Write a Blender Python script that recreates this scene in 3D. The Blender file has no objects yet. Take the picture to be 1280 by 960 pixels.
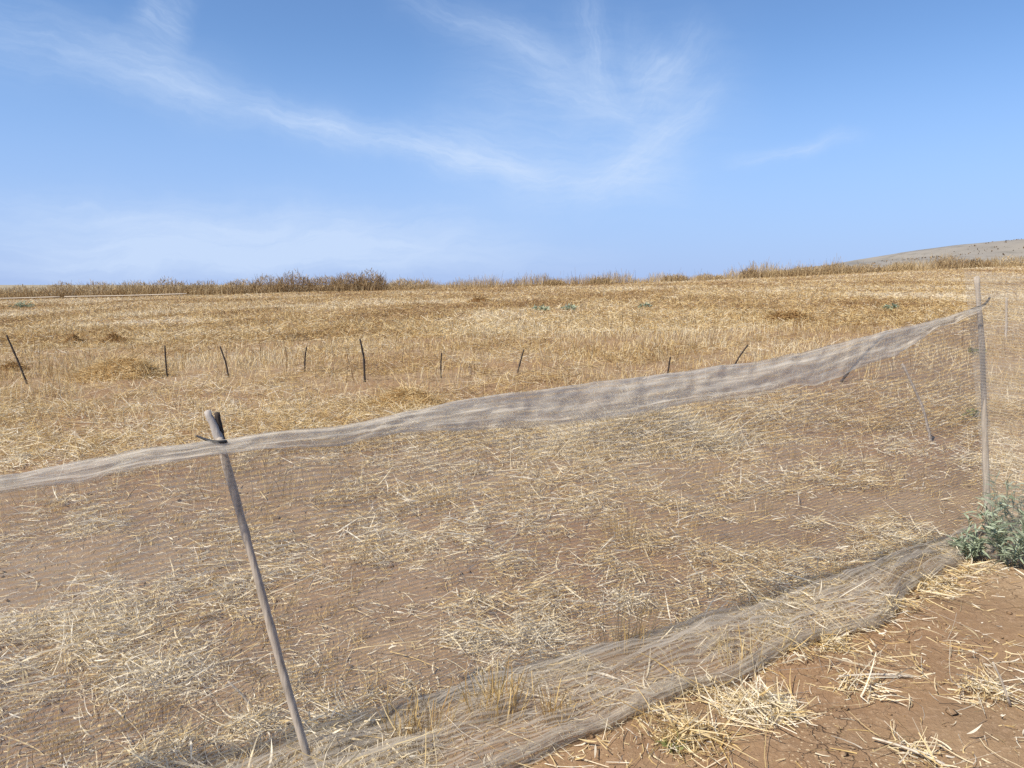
import bpy, math, random
import numpy as np
from mathutils import Vector

R = math.radians
rng = np.random.default_rng(7)
random.seed(7)
scene = bpy.context.scene
col = scene.collection

# ------------------------------------------------------------------ camera, sky, sun, exposure
EYE = np.array([0.0, 0.0, 1.6])
PITCH = R(7.5)
FPX = 967.0                                   # focal length in pixels of the 1280 wide photograph
cam_data = bpy.data.cameras.new('camera')
cam = bpy.data.objects.new('camera', cam_data)
col.objects.link(cam)
cam.location = EYE
cam.rotation_euler = (R(90) - PITCH, 0, 0)
cam_data.sensor_width = 36
cam_data.lens = 36 * FPX / 1280
cam_data.clip_start = 0.05
cam_data.clip_end = 12000
scene.camera = cam

SUN_EL = R(49)
SUN_TO = R(38)                                # light travels towards +x, turned this much to +y
light_dir = Vector((math.cos(SUN_TO) * math.cos(SUN_EL), math.sin(SUN_TO) * math.cos(SUN_EL), -math.sin(SUN_EL)))
sun_data = bpy.data.lights.new('sun', 'SUN')
sun_data.energy = 5.0
sun_data.angle = R(0.53)
sun_data.color = (1.0, 0.92, 0.80)
sun = bpy.data.objects.new('sun', sun_data)
col.objects.link(sun)
sun.rotation_euler = light_dir.to_track_quat('-Z', 'Y').to_euler()

world = bpy.data.worlds.new('World')
scene.world = world
world.use_nodes = True
scene.view_settings.view_transform = 'Standard'
scene.view_settings.look = 'None'
scene.view_settings.gamma = 1
scene.view_settings.use_curve_mapping = False
scene.view_settings.exposure = 0.42
scene.cycles.transparent_max_bounces = 24
scene.cycles.max_bounces = 6
scene.cycles.diffuse_bounces = 3
scene.cycles.use_denoising = False


def ray(px, py):
    """direction of sight through a place of the 1280x960 view"""
    a = (px - 640) / FPX
    d = (py - 480) / FPX
    s, c = math.sin(PITCH), math.cos(PITCH)
    return np.array([a, c - d * s, -s - d * c])


class NT:
    """tiny helper for wiring node trees"""
    def __init__(self, tree):
        self.t = tree
        self.n = tree.nodes
        self.l = tree.links

    def new(self, kind, **kw):
        n = self.n.new(kind)
        for k, v in kw.items():
            setattr(n, k, v)
        return n

    def put(self, sock, v):
        if hasattr(v, 'is_output'):
            self.l.new(v, sock)
        else:
            sock.default_value = v

    def math(self, op, a, b=0.0, c=None, clamp=False):
        n = self.new('ShaderNodeMath', operation=op, use_clamp=clamp)
        self.put(n.inputs[0], a)
        self.put(n.inputs[1], b)
        if c is not None:
            self.put(n.inputs[2], c)
        return n.outputs[0]

    def step(self, v, lo, hi, a=0.0, b=1.0):
        n = self.new('ShaderNodeMapRange', interpolation_type='SMOOTHSTEP')
        self.put(n.inputs[0], v)
        for i, q in enumerate((lo, hi, a, b)):
            self.put(n.inputs[1 + i], q)
        return n.outputs[0]

    def xyz(self, x, y, z=0.0):
        n = self.new('ShaderNodeCombineXYZ')
        for i, q in enumerate((x, y, z)):
            self.put(n.inputs[i], q)
        return n.outputs[0]

    def noise(self, vec, scale, detail=4, rough=0.55, dist=0.0, out=0):
        n = self.new('ShaderNodeTexNoise')
        if vec is not None:
            self.l.new(vec, n.inputs['Vector'])
        n.inputs['Scale'].default_value = scale
        n.inputs['Detail'].default_value = detail
        n.inputs['Roughness'].default_value = rough
        n.inputs['Distortion'].default_value = dist
        return n.outputs[out]

    def mix(self, f, a, b):
        n = self.new('ShaderNodeMix', data_type='RGBA')
        self.put(n.inputs[0], f)
        self.put(n.inputs[6], a)
        self.put(n.inputs[7], b)
        return n.outputs[2]

    def ramp(self, f, stops):
        n = self.new('ShaderNodeValToRGB')
        e = n.color_ramp.elements
        while len(e) < len(stops):
            e.new(0.5)
        for el, (p, c) in zip(e, stops):
            el.position = p
            el.color = (*c, 1)
        self.put(n.inputs[0], f)
        return n.outputs[0]


def build_sky():
    w = NT(world.node_tree)
    bg = w.n['Background']
    bg.inputs['Strength'].default_value = SKY_STRENGTH
    sky = w.new('ShaderNodeTexSky', sky_type='NISHITA')
    sky.sun_disc = False
    sky.sun_elevation = SUN_EL
    # azimuth of the sun: it stands opposite to the way its light travels
    sky.sun_rotation = math.atan2(-light_dir.x, -light_dir.y)
    sky.altitude = 400
    sky.air_density = 1.0
    sky.dust_density = 0.6
    sky.ozone_density = 2.0
    geo = w.new('ShaderNodeTexCoord')
    sep = w.new('ShaderNodeSeparateXYZ')
    w.l.new(geo.outputs['Generated'], sep.inputs[0])
    az = w.math('ARCTAN2', sep.outputs[0], sep.outputs[1])
    el = w.math('ARCSINE', sep.outputs[2])
    base = w.xyz(az, el)
    warp = w.noise(base, 9.0, 5, 0.6, 0.0, 1)
    wv = w.new('ShaderNodeVectorMath', operation='MULTIPLY_ADD')
    w.l.new(warp, wv.inputs[0])
    wv.inputs[1].default_value = (0.07, 0.055, 0)
    off = w.new('ShaderNodeVectorMath', operation='SUBTRACT')
    w.l.new(base, off.inputs[0])
    off.inputs[1].default_value = (0.035, 0.0275, 0)
    w.l.new(off.outputs[0], wv.inputs[2])
    sp = w.new('ShaderNodeSeparateXYZ')
    w.l.new(wv.outputs[0], sp.inputs[0])
    X, Y = sp.outputs[0], sp.outputs[1]

    def ae(px, py):
        d = ray(px, py)
        d = d / np.linalg.norm(d)
        return math.atan2(d[0], d[1]), math.asin(d[2])

    total = None
    for (ax, ay, bx, by, wd, inten, fibre) in CIRRUS:
        A, B = ae(ax, ay), ae(bx, by)
        L = math.hypot(B[0] - A[0], B[1] - A[1])
        dx, dy = (B[0] - A[0]) / L, (B[1] - A[1]) / L
        u = w.math('ADD', w.math('MULTIPLY', w.math('SUBTRACT', X, A[0]), dx), w.math('MULTIPLY', w.math('SUBTRACT', Y, A[1]), dy))
        v = w.math('SUBTRACT', w.math('MULTIPLY', w.math('SUBTRACT', Y, A[1]), dx), w.math('MULTIPLY', w.math('SUBTRACT', X, A[0]), dy))
        s = wd / FPX
        across = w.math('EXPONENT', w.math('MULTIPLY', w.math('POWER', w.math('ABSOLUTE', w.math('DIVIDE', v, s)), 2.0), -1.0))
        ends = w.math('MULTIPLY', w.step(u, -0.15 * L, 0.25 * L), w.step(u, 0.7 * L, 1.15 * L, 1.0, 0.0))
        fib = w.noise(w.xyz(w.math('MULTIPLY', u, fibre), w.math('MULTIPLY', v, fibre * 7)), 1.6, 6, 0.62, 0.6)
        tex = w.step(fib, 0.15, 0.85, 0.25, 1.0)
        m = w.math('MULTIPLY', w.math('MULTIPLY', across, ends), w.math('MULTIPLY', tex, inten * 0.85))
        total = m if total is None else w.math('ADD', total, m)
    # low milky air towards the skyline
    milk = w.step(el, 0.0, 0.30, 1.0, 0.0)
    tint = w.new('ShaderNodeMix', data_type='RGBA', blend_type='MULTIPLY')
    tint.inputs[0].default_value = 1
    w.l.new(sky.outputs[0], tint.inputs[6])
    tint.inputs[7].default_value = (*SKY_TINT, 1)
    c1 = w.mix(w.math('MULTIPLY', milk, MILK), tint.outputs[2], (*MILK_COL, 1))
    c2 = w.mix(w.math('MINIMUM', total, 0.75), c1, (*CIRRUS_COL, 1))
    w.l.new(c2, bg.inputs['Color'])


SKY_STRENGTH = 0.094
SKY_TINT = (0.84, 1.03, 1.26)
MILK = 0.8
MILK_COL = (2.85, 4.05, 7.3)
CIRRUS_COL = (5.0, 6.1, 7.9)
CIRRUS = [  # start, end, half width in photo pixels, density, fibre frequency
    (-80, 6, 300, 118, 34, 0.44, 8),
    (120, 66, 470, 182, 24, 0.42, 9),
    (330, 140, 690, 222, 17, 0.62, 11),
    (500, 170, 690, 220, 34, 0.45, 12),
    (-60, 328, 640, 292, 34, 0.95, 5),
    (-60, 266, 460, 276, 26, 0.55, 6),
    (60, 312, 760, 322, 26, 0.5, 5),
    (726, -20, 765, 140, 20, 0.36, 12),
    (885, 30, 778, 155, 22, 0.28, 14),
    (842, 60, 806, 110, 30, 0.36, 12),
    (660, 100, 800, 152, 13, 0.3, 14),
    (900, 112, 720, 258, 22, 0.4, 13),
    (640, 236, 855, 218, 28, 0.55, 11),
    (500, -12, 730, 84, 20, 0.33, 11),
    (560, 130, 920, 150, 85, 0.38, 6),
    (600, 20, 770, 130, 26, 0.16, 13),
    (790, 0, 800, 120, 16, 0.12, 13),
    (920, 90, 770, 205, 18, 0.14, 13),
    (920, 206, 1075, 174, 9, 0.5, 12),
    (165, 0, 235, 40, 26, 0.5, 12),
]
build_sky()

# ------------------------------------------------------------------ numeric helpers
def _hash(ix, iy, seed):
    n = (ix.astype(np.int64) * 374761393 + iy.astype(np.int64) * 668265263 + seed * 1442695041) & 0xFFFFFFFF
    n = ((n ^ (n >> 13)) * 1274126177) & 0xFFFFFFFF
    return ((n ^ (n >> 16)) & 0xFFFFFF) / float(0xFFFFFF)


def vnoise(x, y, seed=0):
    x = np.asarray(x, float)
    y = np.asarray(y, float)
    ix, iy = np.floor(x), np.floor(y)
    fx, fy = x - ix, y - iy
    fx = fx * fx * (3 - 2 * fx)
    fy = fy * fy * (3 - 2 * fy)
    a, b = _hash(ix, iy, seed), _hash(ix + 1, iy, seed)
    c, d = _hash(ix, iy + 1, seed), _hash(ix + 1, iy + 1, seed)
    return (a * (1 - fx) + b * fx) * (1 - fy) + (c * (1 - fx) + d * fx) * fy


def fbm(x, y, seed=0, octs=4, gain=0.5):
    t, amp, nrm, f = 0.0, 1.0, 0.0, 1.0
    for o in range(octs):
        t = t + amp * vnoise(x * f + 17.3 * o, y * f - 9.1 * o, seed + o)
        nrm += amp
        amp *= gain
        f *= 2.03
    return t / nrm


def sstep(v, a, b):
    t = np.clip((np.asarray(v, float) - a) / (b - a), 0, 1)
    return t * t * (3 - 2 * t)


EDGE = 100.0


def hgt(x, y):
    """height of the field"""
    x = np.asarray(x, float)
    y = np.asarray(y, float)
    xs = 120 * np.tanh(x / 120)
    ys = np.clip(y, -20, EDGE + 6)
    z = 0.0106 * ys + 0.028 * xs
    r = np.hypot(x, y)
    z = z + 0.06 * (fbm(x / 3.1, y / 3.1, 3, 3) - 0.5) * sstep(r, 4, 12)
    near = 1 - sstep(r, 14, 40)
    z = z + near * (0.06 * (fbm(x / 0.42, y / 0.42, 11, 4) - 0.5) + 0.016 * (fbm(x / 0.055, y / 0.055, 21, 2) - 0.5))
    z = z + 0.95 * sstep(x, 12, 72) * sstep(y, 35, EDGE)
    over = np.clip(y - (EDGE + 3), 0, None)
    z = z - 14 * (1 - np.exp(-over / 60.0))
    return z


def ground_at(px, py):
    d = ray(px, py)
    ts = np.geomspace(1.2, 160, 3000)
    p = EYE[None, :] + ts[:, None] * d[None, :]
    k = np.argmax(p[:, 2] < hgt(p[:, 0], p[:, 1]))
    q = p[k].copy()
    q[2] = hgt(q[0], q[1])
    return q


def at_depth(px, py, depth):
    d = ray(px, py)
    return EYE + d * (depth / d[1])


# ------------------------------------------------------------------ objects
def tag(o, label=None, cat=None, group=None, kind=None):
    if label: o['label'] = label
    if cat: o['category'] = cat
    if group: o['group'] = group
    if kind: o['kind'] = kind
    return o


def link(name, me, parent=None):
    o = bpy.data.objects.new(name, me)
    col.objects.link(o)
    if parent is not None:
        o.parent = parent
    return o


def empty(name, loc=(0, 0, 0)):
    o = bpy.data.objects.new(name, None)
    o.empty_display_size = 0.2
    o.location = loc
    col.objects.link(o)
    return o


def mesh_np(name, verts, quads, mat, tone=None, uv=None, smooth=False):
    me = bpy.data.meshes.new(name)
    verts = np.ascontiguousarray(verts, np.float32)
    quads = np.ascontiguousarray(quads, np.int32)
    k = quads.shape[1]
    me.vertices.add(len(verts))
    me.vertices.foreach_set('co', verts.ravel())
    me.loops.add(quads.size)
    me.loops.foreach_set('vertex_index', quads.ravel())
    me.polygons.add(len(quads))
    me.polygons.foreach_set('loop_start', np.arange(0, quads.size, k, dtype=np.int32))
    if smooth:
        me.polygons.foreach_set('use_smooth', np.ones(len(quads), bool))
    if tone is not None:
        a = me.attributes.new('tone', 'FLOAT', 'POINT')
        a.data.foreach_set('value', np.ascontiguousarray(tone, np.float32))
    if uv is not None:
        l = me.uv_layers.new(name='UVMap')
        l.data.foreach_set('uv', np.ascontiguousarray(np.asarray(uv, np.float32)[quads.ravel()]).ravel())
    me.update(calc_edges=True)
    me.validate()
    if mat:
        me.materials.append(mat)
    return me


def grid_quads(nu, nv):
    i = np.arange(nu * nv).reshape(nu, nv)
    return np.stack([i[:-1, :-1], i[1:, :-1], i[1:, 1:], i[:-1, 1:]], -1).reshape(-1, 4)


class Blades:
    """collects ribbons: straws, stalks, leaves"""
    def __init__(self):
        self.v, self.q, self.t, self.n = [], [], [], 0

    def add(self, base, d, length, width, bend, tone, nseg=2, lens=False):
        base = np.asarray(base, float)
        N = len(base)
        if N == 0:
            return
        length = np.broadcast_to(length, (N,))
        width = np.broadcast_to(width, (N,))
        tone = np.broadcast_to(tone, (N,))
        rnd = rng.normal(size=(N, 3))
        side = np.cross(d, rnd)
        side /= np.linalg.norm(side, axis=1, keepdims=True) + 1e-9
        bend = np.asarray(bend)
        ts = np.linspace(0, 1, nseg + 1)
        vs = []
        for t in ts:
            c = base + d * (length * t)[:, None] + bend * (length * t * t)[:, None]
            w = (math.sin(math.pi * (0.06 + 0.9 * t)) if lens else 1 - 0.45 * t)
            vs.append(c - side * (width * w * 0.5)[:, None])
            vs.append(c + side * (width * w * 0.5)[:, None])
        V = np.stack(vs, 1).reshape(-1, 3)
        k = 2 * (nseg + 1)
        o = (np.arange(N) * k)[:, None] + self.n
        for s in range(nseg):
            self.q.append(np.concatenate([o + 2 * s, o + 2 * s + 1, o + 2 * s + 3, o + 2 * s + 2], 1))
        self.v.append(V)
        self.t.append(np.repeat(tone, k))
        self.n += N * k

    def raw(self, V, Q, tone):
        self.v.append(V)
        self.q.append(Q + self.n)
        self.t.append(np.broadcast_to(tone, (len(V),)).astype(float))
        self.n += len(V)

    def mesh(self, name, mat):
        return mesh_np(name, np.concatenate(self.v), np.concatenate(self.q), mat, np.concatenate(self.t))


def unit(v):
    return v / (np.linalg.norm(v, axis=1, keepdims=True) + 1e-9)


def lying(N, tilt=0.12):
    a = rng.uniform(0, 2 * math.pi, N)
    return unit(np.stack([np.cos(a), np.sin(a), rng.normal(0, tilt, N)], 1))


def upright(N, lean=0.2):
    return unit(np.stack([rng.normal(0, lean, N), rng.normal(0, lean, N), np.ones(N)], 1))


# ------------------------------------------------------------------ materials
def new_mat(name):
    m = bpy.data.materials.new(name)
    m.use_nodes = True
    w = NT(m.node_tree)
    return m, w, w.n['Principled BSDF'], w.n['Material Output']


def blade_mat(name, stops, rough=0.6, trans=0.25):
    m, w, p, out = new_mat(name)
    a = w.new('ShaderNodeAttribute', attribute_name='tone')
    c = w.ramp(a.outputs['Fac'], stops)
    w.l.new(c, p.inputs['Base Color'])
    p.inputs['Roughness'].default_value = rough
    p.inputs['Specular IOR Level'].default_value = 0.25
    tr = w.new('ShaderNodeBsdfTranslucent')
    w.l.new(c, tr.inputs['Color'])
    mx = w.new('ShaderNodeMixShader')
    mx.inputs[0].default_value = trans
    w.l.new(p.outputs[0], mx.inputs[1])
    w.l.new(tr.outputs[0], mx.inputs[2])
    w.l.new(mx.outputs[0], out.inputs['Surface'])
    return m


M_straw = blade_mat('straw', [(0.0, (0.18, 0.10, 0.045)), (0.25, (0.39, 0.245, 0.10)), (0.5, (0.57, 0.405, 0.165)), (0.75, (0.67, 0.54, 0.305)), (1.0, (0.78, 0.71, 0.56))])
M_gold = blade_mat('golden_straw', [(0.0, (0.15, 0.075, 0.03)), (0.3, (0.33, 0.185, 0.065)), (0.55, (0.53, 0.36, 0.15)), (0.8, (0.63, 0.48, 0.25)), (1.0, (0.70, 0.56, 0.32))])
M_brush = blade_mat('dry_brush', [(0.0, (0.09, 0.06, 0.035)), (0.35, (0.27, 0.175, 0.09)), (0.7, (0.44, 0.32, 0.16)), (1.0, (0.56, 0.44, 0.25))])
M_sage = blade_mat('sage_leaf', [(0.0, (0.13, 0.155, 0.09)), (0.5, (0.31, 0.365, 0.245)), (1.0, (0.50, 0.55, 0.42))], 0.7, 0.2)
M_green = blade_mat('weed_leaf', [(0.0, (0.09, 0.11, 0.035)), (0.6, (0.20, 0.215, 0.075)), (1.0, (0.34, 0.33, 0.13))], 0.6, 0.25)


def soil_material():
    m, w, p, out = new_mat('soil')
    g = w.new('ShaderNodeNewGeometry')
    pos = g.outputs['Position']
    big = w.noise(pos, 0.35, 4, 0.6)
    mid = w.noise(pos, 2.6, 5, 0.6)
    fine = w.noise(pos, 38, 4, 0.65)
    grit = w.noise(pos, 160, 3, 0.6)
    c = w.ramp(mid, [(0.28, (0.19, 0.125, 0.074)), (0.5, (0.255, 0.173, 0.102)), (0.72, (0.325, 0.23, 0.142))])
    c = w.mix(w.step(big, 0.42, 0.62), c, (0.225, 0.135, 0.075, 1))
    c = w.mix(w.math('MULTIPLY', w.step(fine, 0.5, 0.72), 0.45), c, (0.40, 0.28, 0.18, 1))
    c = w.mix(w.math('MULTIPLY', w.step(grit, 0.6, 0.75), 0.5), c, (0.18, 0.105, 0.06, 1))
    # beyond the first metres the soil lies under a broken mat of chaff
    sep = w.new('ShaderNodeSeparateXYZ')
    w.l.new(pos, sep.inputs[0])
    chaff_n = w.noise(pos, 5.5, 6, 0.7)
    chaff = w.math('MULTIPLY', w.step(sep.outputs[1], 5.0, 16.0, 0.10, 0.42), w.step(chaff_n, 0.4, 0.6))
    cc = w.ramp(fine, [(0.3, (0.28, 0.18, 0.09)), (0.7, (0.46, 0.34, 0.18))])
    c = w.mix(chaff, c, cc)
    flake = w.new('ShaderNodeTexVoronoi')
    flake.inputs['Scale'].default_value = 55
    flake.inputs['Randomness'].default_value = 1
    w.l.new(pos, flake.inputs['Vector'])
    spots = w.math('MULTIPLY', w.step(flake.outputs['Distance'], 0.16, 0.26, 1.0, 0.0), w.step(w.noise(pos, 2.1, 4, 0.6), 0.42, 0.62))
    crack = w.new('ShaderNodeTexVoronoi', feature='DISTANCE_TO_EDGE')
    crack.inputs['Scale'].default_value = 9
    wc = w.new('ShaderNodeVectorMath', operation='MULTIPLY_ADD')
    w.l.new(w.noise(pos, 14, 3, 0.6, 0, 1), wc.inputs[0])
    wc.inputs[1].default_value = (0.07, 0.07, 0.07)
    w.l.new(pos, wc.inputs[2])
    w.l.new(wc.outputs[0], crack.inputs['Vector'])
    split = w.math('MULTIPLY', w.step(crack.outputs['Distance'], 0.0, 0.03, 1.0, 0.0), w.step(w.noise(pos, 1.3, 3, 0.6), 0.5, 0.66))
    c = w.mix(w.math('MULTIPLY', split, 0.6), c, (0.13, 0.08, 0.05, 1))
    c = w.mix(w.math('MULTIPLY', spots, 0.8), c, (0.56, 0.44, 0.28, 1))
    farland = w.ramp(w.noise(pos, 0.02, 5, 0.6), [(0.35, (0.25, 0.215, 0.15)), (0.65, (0.36, 0.30, 0.20))])
    c = w.mix(w.step(sep.outputs[1], 108.0, 135.0), c, farland)
    w.l.new(c, p.inputs['Base Color'])
    p.inputs['Roughness'].default_value = 0.95
    p.inputs['Specular IOR Level'].default_value = 0.1
    b = w.new('ShaderNodeBump')
    b.inputs['Strength'].default_value = 0.7
    b.inputs['Distance'].default_value = 0.012
    w.l.new(w.math('SUBTRACT', w.math('ADD', fine, w.math('MULTIPLY', grit, 0.45)), split), b.inputs['Height'])
    w.l.new(b.outputs[0], p.inputs['Normal'])
    return m


M_soil = soil_material()


def net_material(name, lo, hi, colr, streak=2.0, vary=0.2):
    """knitted netting: threads of two directions leave holes between them"""
    m, w, p, out = new_mat(name)
    uvn = w.new('ShaderNodeUVMap', uv_map='UVMap')
    sep = w.new('ShaderNodeSeparateXYZ')
    w.l.new(uvn.outputs[0], sep.inputs[0])
    wob = w.noise(uvn.outputs[0], 7.0, 3, 0.5)
    vv = w.math('ADD', sep.outputs[1], w.math('MULTIPLY', wob, 0.012))
    rib = w.math('MULTIPLY_ADD', w.math('SINE', w.math('MULTIPLY', vv, 2 * math.pi / 0.017)), 0.5, 0.5)
    weft = w.math('MULTIPLY_ADD', w.math('SINE', w.math('MULTIPLY', sep.outputs[0], 2 * math.pi / 0.004)), 0.5, 0.5)
    mp = w.new('ShaderNodeMapping')
    mp.inputs['Scale'].default_value = (1.6, streak, 1)
    w.l.new(uvn.outputs[0], mp.inputs[0])
    patch = w.noise(mp.outputs[0], 2.2, 5, 0.65)
    cover = w.math('MULTIPLY', w.step(rib, 0.15, 0.95, lo, hi), w.step(patch, 0.3, 0.7, 1.0 - vary, 1.0 + vary))
    cover = w.math('MULTIPLY', cover, w.step(weft, 0.0, 1.0, 0.85, 1.15), clamp=True)
    d = w.new('ShaderNodeBsdfDiffuse')
    d.inputs['Color'].default_value = (*colr, 1)
    tl = w.new('ShaderNodeBsdfTranslucent')
    tl.inputs['Color'].default_value = (*colr, 1)
    thread = w.new('ShaderNodeMixShader')
    thread.inputs[0].default_value = 0.4
    w.l.new(d.outputs[0], thread.inputs[1])
    w.l.new(tl.outputs[0], thread.inputs[2])
    hole = w.new('ShaderNodeBsdfTransparent')
    mx = w.new('ShaderNodeMixShader')
    w.l.new(cover, mx.inputs[0])
    w.l.new(hole.outputs[0], mx.inputs[1])
    w.l.new(thread.outputs[0], mx.inputs[2])
    w.l.new(mx.outputs[0], out.inputs['Surface'])
    w.n.remove(p)
    return m


M_net = net_material('netting', 0.14, 0.50, (0.54, 0.49, 0.415))
M_dense = net_material('netting_dense', 0.20, 0.44, (0.46, 0.415, 0.345))
M_hem = net_material('netting_hem', 0.20, 0.42, (0.70, 0.66, 0.585), 26.0, 0.5)


def wood_material(name, a, b, scale=30):
    m, w, p, out = new_mat(name)
    tc = w.new('ShaderNodeTexCoord')
    mp = w.new('ShaderNodeMapping')
    mp.inputs['Scale'].default_value = (1, 1, 0.08)
    w.l.new(tc.outputs['Object'], mp.inputs[0])
    n = w.noise(mp.outputs[0], scale * 3, 5, 0.65)
    n2 = w.noise(tc.outputs['Object'], 9, 3)
    c = w.ramp(n, [(0.3, a), (0.7, b)])
    c = w.mix(w.math('MULTIPLY', w.step(n2, 0.5, 0.7), 0.4), c, (a[0] * 0.7, a[1] * 0.7, a[2] * 0.7, 1))
    w.l.new(c, p.inputs['Base Color'])
    p.inputs['Roughness'].default_value = 0.85
    bp = w.new('ShaderNodeBump')
    bp.inputs['Strength'].default_value = 0.6
    bp.inputs['Distance'].default_value = 0.004
    w.l.new(n, bp.inputs['Height'])
    w.l.new(bp.outputs[0], p.inputs['Normal'])
    return m


M_stake = wood_material('weathered_wood', (0.24, 0.20, 0.155), (0.54, 0.465, 0.38))
M_pale = wood_material('pale_wood', (0.34, 0.30, 0.26), (0.46, 0.42, 0.37))
M_twig = wood_material('dark_bark_and_shade', (0.018, 0.013, 0.010), (0.055, 0.038, 0.028))
M_pole = wood_material('sun_bleached_wood', (0.42, 0.36, 0.28), (0.62, 0.54, 0.42))
M_wire, _w, _p, _o = new_mat('dark_wire')
_p.inputs['Base Color'].default_value = (0.02, 0.018, 0.016, 1)
_p.inputs['Roughness'].default_value = 0.6


# ------------------------------------------------------------------ ground and hills
def sinh_axis(n, lo, hi, c, a):
    t = np.linspace(math.asinh((lo - c) / a), math.asinh((hi - c) / a), n)
    return c + a * np.sinh(t)


gx = sinh_axis(640, -3500, 3500, 0.3, 1.6)
gy = sinh_axis(700, -600, 5000, 3.2, 1.3)
GX, GY = np.meshgrid(gx, gy, indexing='ij')
GZ = hgt(GX, GY)
ground = link('ground', mesh_np('ground', np.stack([GX, GY, GZ], -1).reshape(-1, 3), grid_quads(640, 700), M_soil, smooth=True))
tag(ground, kind='structure')

m, w, p, out = new_mat('hazed_pasture')
g_ = w.new('ShaderNodeNewGeometry')
mp = w.new('ShaderNodeMapping')
mp.inputs['Scale'].default_value = (1, 0.35, 2.4)
w.l.new(g_.outputs['Position'], mp.inputs[0])
n1 = w.noise(mp.outputs[0], 0.006, 6, 0.6)
n2 = w.noise(mp.outputs[0], 0.05, 5, 0.65)
c = w.ramp(n1, [(0.38, (0.16, 0.15, 0.13)), (0.5, (0.25, 0.225, 0.185)), (0.62, (0.20, 0.18, 0.15))])  # dry pasture, with distance haze mixed into the greyed colours
c = w.mix(w.math('MULTIPLY', w.step(n2, 0.5, 0.66), 0.55), c, (0.13, 0.12, 0.095, 1))
w.l.new(c, p.inputs['Base Color'])
p.inputs['Roughness'].default_value = 1.0
M_hill = m

# dry rolling hill far behind the right end of the field
hx = np.linspace(-200, 2600, 220)
hy = np.linspace(700, 2600, 110)
HX, HY = np.meshgrid(hx, hy, indexing='ij')
ratio = HX / 1100.0                                  # skyline over the width of the view
HR, HP = ([-0.2, 0.05, 0.28, 0.372, 0.427, 0.505, 0.56, 0.601, 0.626, 0.662, 0.75, 0.9, 1.3, 2.4],
                 [-12, -11, -2, 8, 20, 33, 37, 41, 54, 62, 70, 78, 60, 10])
prof = np.interp(ratio, HR, HP)
bump = sstep(HY, 700, 1100) * (1 - 0.8 * sstep(HY, 1250, 2500))
HZ = -14 + (prof + 14) * bump + 3.5 * (fbm(HX / 160, HY / 160, 5, 5) - 0.5) * bump
hills = link('hills', mesh_np('hills', np.stack([HX, HY, HZ], -1).reshape(-1, 3), grid_quads(220, 110), M_hill, smooth=True))
tag(hills, kind='structure')


# scattered scrub on the slopes of the hill
def hill_z(x, y):
    pr = np.interp(x / 1100.0, HR, HP)
    bp = sstep(y, 700, 1100) * (1 - 0.8 * sstep(y, 1250, 2500))
    return -14 + (pr + 14) * bp + 3.5 * (fbm(x / 160, y / 160, 5, 5) - 0.5) * bp


# ------------------------------------------------------------------ straw on the ground
def field_points(n, d0, d1, half=0.86, power=1.0):
    """points in the fan of ground that the view takes in, denser towards the viewer when power > 1"""
    u = rng.uniform(0, 1, n)
    if power == 2:
        d = d0 * (d1 / d0) ** u
    else:
        d = np.sqrt(d0 * d0 + u * (d1 * d1 - d0 * d0))
    a = rng.uniform(-half, half, n)
    return a * d + 0.0, d


def patches(x, y):
    """0..1 cover of straw lying on the soil"""
    n = fbm(x / 0.55, y / 0.55, 31, 4, 0.6)
    b = fbm(x / 2.4, y / 2.4, 41, 2)
    c = 0.10 + 0.90 * sstep(n + 0.5 * (b - 0.5), 0.35, 0.60)
    bunch = fbm(x / 0.17 + 0.3 * n, y / 0.17, 35, 3, 0.6)
    return c * (0.22 + 0.95 * sstep(bunch, 0.36, 0.62))


# the contour of the net in plan, near side: path where the soil is swept almost bare
def swept(x, y):
    """1 on the bare path at the right front"""
    # bottom hem passes (0.03,2.4) .. (2.1,3.75)
    line = 2.40 + (x - 0.03) * 0.62
    return sstep(line - y, 0.02, 0.2) * sstep(x, -0.2, 0.3)


litter = Blades()
# close litter, each straw with a bend
N = 700000
x, y = field_points(N, 1.9, 10.5, 0.95, 2)
cov = patches(x, y) * (1 - 0.93 * swept(x, y)) * 0.92 + 0.08 * (1 - 0.86 * swept(x, y))
keep = rng.uniform(0, 1, N) < cov * np.clip(0.24 + y / 14.0, 0, 0.95)
x, y = x[keep], y[keep]
N = len(x)
pile = patches(x, y)
z = hgt(x, y) + 0.003 + rng.uniform(0, 1, N) ** 2 * 0.07 * pile
th = 9 * fbm(x / 0.16, y / 0.16, 37, 2) + rng.normal(0, 0.75, N)
d = unit(np.stack([np.cos(th), np.sin(th), rng.normal(0, 0.26, N)], 1))
L = np.clip(rng.lognormal(-3.2, 0.62, N), 0.012, 0.22)
W = rng.uniform(0.0020, 0.0052, N) * (0.8 + y * 0.06)
curl = rng.normal(0, 0.55, (N, 3)) * np.array([1, 1, 0.5])
big_tone = fbm(x / 1.3, y / 1.3, 61, 3)
tone = np.clip(rng.normal(0.74, 0.23, N) + 0.6 * (big_tone - 0.5), 0.02, 1)
litter.add(np.stack([x, y, z], 1), d, L, W, curl, tone, 3)
N = 150000
x, y = field_points(N, 1.9, 10.0, 0.95, 2)
cov = patches(x, y) ** 1.3 * (1 - 0.95 * swept(x, y))
keep = rng.uniform(0, 1, N) < cov * np.clip(0.2 + y / 14.0, 0, 0.8)
x, y = x[keep], y[keep]
N = len(x)
z = hgt(x, y) + 0.004 + rng.uniform(0, 1, N) ** 1.5 * 0.06 * patches(x, y)
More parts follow.
